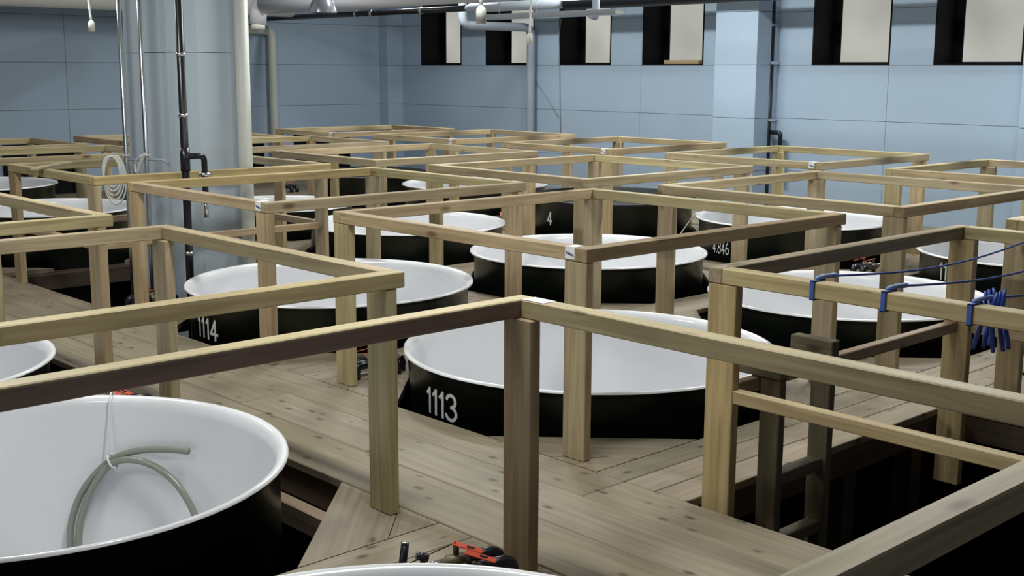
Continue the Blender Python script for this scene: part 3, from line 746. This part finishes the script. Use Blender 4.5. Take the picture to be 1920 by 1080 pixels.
# white string from the 4.846 tank rim down to its valve set
t, cx, cy, rb, zr = tanks['F11']
def over_rim(cx, cy, R, zr, ang, r):
    """points of a string that leaves the tank, lies on the rolled rim and hangs outside"""
    P = lambda rad, z: Vector((cx+rad*math.cos(ang), cy+rad*math.sin(ang), z))
    return [P(R-.064-r, zr-.05), P(R-.056-r, zr-.012), P(R-.026, zr+.010+r), P(R-.008, zr+.010+r), P(R+.008+r, zr-.006), P(R+.010+r, zr-.05)]
R11 = TK['F11'][2]; sa = at_z(1308, 403, zr)
rim_pts = over_rim(cx, cy, R11, zr, math.atan2(sa.y-cy, sa.x-cx), .006)
sb = Vector((v4.x-.06, v4.y-.045, .012))
thing_tube('white_string', catmull(rim_pts[:-1]+[(rim_pts[-2]+sb)/2, sb], 5), .006, 'whitecord', 'white string from the rim of tank 4.846 to its valves', 'string', 6)

# ------------------------------------------------------------------ hose in the near tank
t, cx, cy, rb, zr = tanks['F3']
Rh = TK['F3'][2]-.055-.044
def inwall(px, py, inset=0): return px_to_cyl(px, py, cx, cy, Rh-inset, True)
path = [(353, 846), (318, 843), (280, 843), (245, 848), (210, 862), (178, 890), (150, 930), (134, 980), (133, 1030), (150, 1085), (200, 1130), (270, 1140), (330, 1110), (368, 1040), (371, 985), (352, 938), (322, 898), (285, 872), (245, 862), (212, 868), (188, 892), (166, 930), (150, 985), (147, 1040)]
pts = []
for i, (px, py) in enumerate(path): pts.append(inwall(px, py, .0 if i < 12 else .022 if i > 15 else .022*(i-11)/4))
hs = empty('hose', pts[4], 'clear greenish hose coiled against the tank wall, tied with white string', 'hose')
child_world('hose_tube', tube(catmull(pts, 6), .0155, 12), 'hose', hs)
m1, m2 = pts[4], pts[19]; mid = (m1+m2)/2
axis_ = (pts[5]-pts[3]).normalized(); sep = (m2-m1); sep -= axis_*sep.dot(axis_)
e1 = sep.normalized(); e2 = axis_.cross(e1); ra, rb_ = sep.length/2+.0155+.0085, .0155+.0085
tie_pts = [mid+e1*ra*math.cos(2*math.pi*q_/24)+e2*rb_*1.35*math.sin(2*math.pi*q_/24) for q_ in range(25)]
top_ = max(tie_pts, key=lambda p: p.z)
ang3 = math.atan2(top_.y-cy, top_.x-cx)
rp = over_rim(cx, cy, TK['F3'][2], zr, ang3, .004)
rim = rp[2].copy()
st = empty('tie_string', rim, 'white string holding the hose from the tank rim', 'string')
child_world('string', tube(catmull([rp[5], rp[4], rp[3], rp[2], rp[1], rp[0], (rp[0]+top_)/2, top_], 5), .004, 6), 'whitecord', st)
child_world('tie', tube(tie_pts, .005, 6), 'whitecord', st)

# ------------------------------------------------------------------ ladder in the hatch
lx0, lx1, ly = 3.81, 4.155, 2.605
ld_ = empty('ladder', (lx0, ly, ZP), 'dark weathered wooden ladder standing in the hatch', 'ladder')
def LB(name, axis, p, q, c0, c1, d0, d1, tint=(1, 1, 1)):
    o = beam(name, axis, p, q, c0, c1, d0, d1, 'oldwood', ld_, tint, .004); o.location -= ld_.location; return o
for x in (lx0, lx1):
    LB('stile', 'z', ZP, .456, x-.022, x+.022, ly-.045, ly+.045)
    LB('cap', 'y', ly-.05, ly+.145, x-.028, x+.028, .457, .558)
z = .0
for i in range(8):
    LB('rung', 'x', lx0+.0225, lx1-.0225, ly-.03, ly+.03, (.07-.265*i)-.05, (.07-.265*i))
# posts under the deck around the hatch and at the column pit
for i, (x, y, lab) in enumerate(((5.3, 2.8, 'timber post under the far side of the ladder hatch'), (4.75, 2.83, 'timber post under the hatch edge behind the ladder'))):
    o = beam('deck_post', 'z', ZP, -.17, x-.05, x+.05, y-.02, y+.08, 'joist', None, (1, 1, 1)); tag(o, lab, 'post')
q = at_y(133, 520, 9.0)
thing_tube('pit_pipe', [(q.x, q.y, ZP), (q.x, q.y, -.18)], .04, 'greypipe', 'grey vertical pipe standing in the dark column pit', 'pipe', 12)

# ------------------------------------------------------------------ blue cords and pegs on the hatch frame
a, b, c, d = FR['F2']
def cord(px, py, px2, py2, lab, far_y=None):
    s = at_z(px, py, RZ+.004); y0 = s.y; s.x = a
    e = at_x(px2, py2, b-RW/2)
    t = empty('blue_cord', (a, y0, RZ), lab, 'cord', 'blue cords tied across the hatch frame')
    g = .006; w_ = .0035
    # wrap around the rail: band
    bw = .009
    child_world('band', boxes([(a-g, a-.0005, y0-bw, y0+bw, RZ-RH-g, RZ+g), (a-g, a+RW+g, y0-bw, y0+bw, RZ+.0005, RZ+g), (a+RW+.0005, a+RW+g, y0-bw, y0+bw, RZ-RH-g, RZ+g), (a-g, a+RW+g, y0-bw, y0+bw, RZ-RH-g, RZ-RH-.0005)], .0015), 'bluecord', t)
    child_world('knot', tube(catmull([(a+RW*.4, y0+.004, RZ+.010), (a+RW, y0-.004, RZ+.014), (a+RW+.05, y0-.006, RZ+.012), (a+RW+.085, y0, RZ+.008)], 5), [.005]+[.008]*9+[.009]*4+[.005]*2, 8), 'cordend', t)
    pts = [Vector((a+RW+.05, y0-.003, RZ+.010))]
    end = Vector((b-RW, y0, RZ+.008))
    for i in range(1, 13):
        f = i/12; p = pts[0].lerp(end, f); p.z -= .05*math.sin(f*math.pi); pts.append(p)
    child_world('line', tube(pts, .0042, 8), 'bluecord', t)
    child_world('end_band', boxes([(b-RW-g, b-RW-.0005, y0-bw, y0+bw, RZ-RH-g, RZ+g), (b-RW-g, b+g, y0-bw, y0+bw, RZ+.0005, RZ+g), (b+.0005, b+g, y0-bw, y0+bw, RZ-RH-g, RZ+g), (b-RW-g, b+g, y0-bw, y0+bw, RZ-RH-g, RZ-RH-.0005)], .0015), 'cordend', t)
    return y0
y1 = cord(1518, 528, 1905, 440, 'blue cord tied nearest the hatch frame corner post')
y2 = cord(1652, 548, 1920, 520, 'blue cord tied second from the corner post')
y3 = cord(1815, 572, 1920, 590, 'blue cord that carries the blue pegs')
def peg(x, y, ztop, lean_y, lean_x, lab):
    t = empty('clothes_peg', (x, y, ztop), lab, 'peg', 'blue clothes pegs on the cord')
    for sgn in (-1, 1):
        pts = [(lean_x*f*.16, sgn*(.009+.034*abs(f-.3))+lean_y*f*.16, .03-f*.19) for f in [i/8 for i in range(9)]]
        link('jaw', tube(pts, [.007, .009, .0105, .0105, .010, .0105, .0115, .0115, .009], 8, True, None, .7), 'peg', t)
    link('spring', tube([(-.013, lean_y*.048, -.03), (.013, lean_y*.048, -.03)], .008, 8), 'steel', t)
xs_ = a+RW+.03
peg(xs_, y3-.02, RZ+.004, .08, 0, 'blue peg splayed open next to the cord knot')
peg(xs_+.04, y3-.012, RZ+.004, -.06, .0, 'blue peg hanging straight between two others')
peg(xs_+.08, y3-.008, RZ+.004, -.08, .0, 'blue peg hanging farthest along the cord from the rail')

l0, l1 = at_z(64, 314, RZ+.02), at_z(129, 303, RZ+.02); dl = l1-l0
o = link('loose_board', beam_mesh(dl.length, .06, .02), None, None, ((l0.x+l1.x)/2, (l0.y+l1.y)/2, RZ+.011), (0, 0, math.atan2(dl.y, dl.x)))
o.data = o.data.copy(); o.data.materials.clear(); o.data.materials.append(M['pine']); o.color = (1.2, 1.2, 1.25, 1)
tag(o, 'short pale board lying across the guard frame of the column pit', 'board')
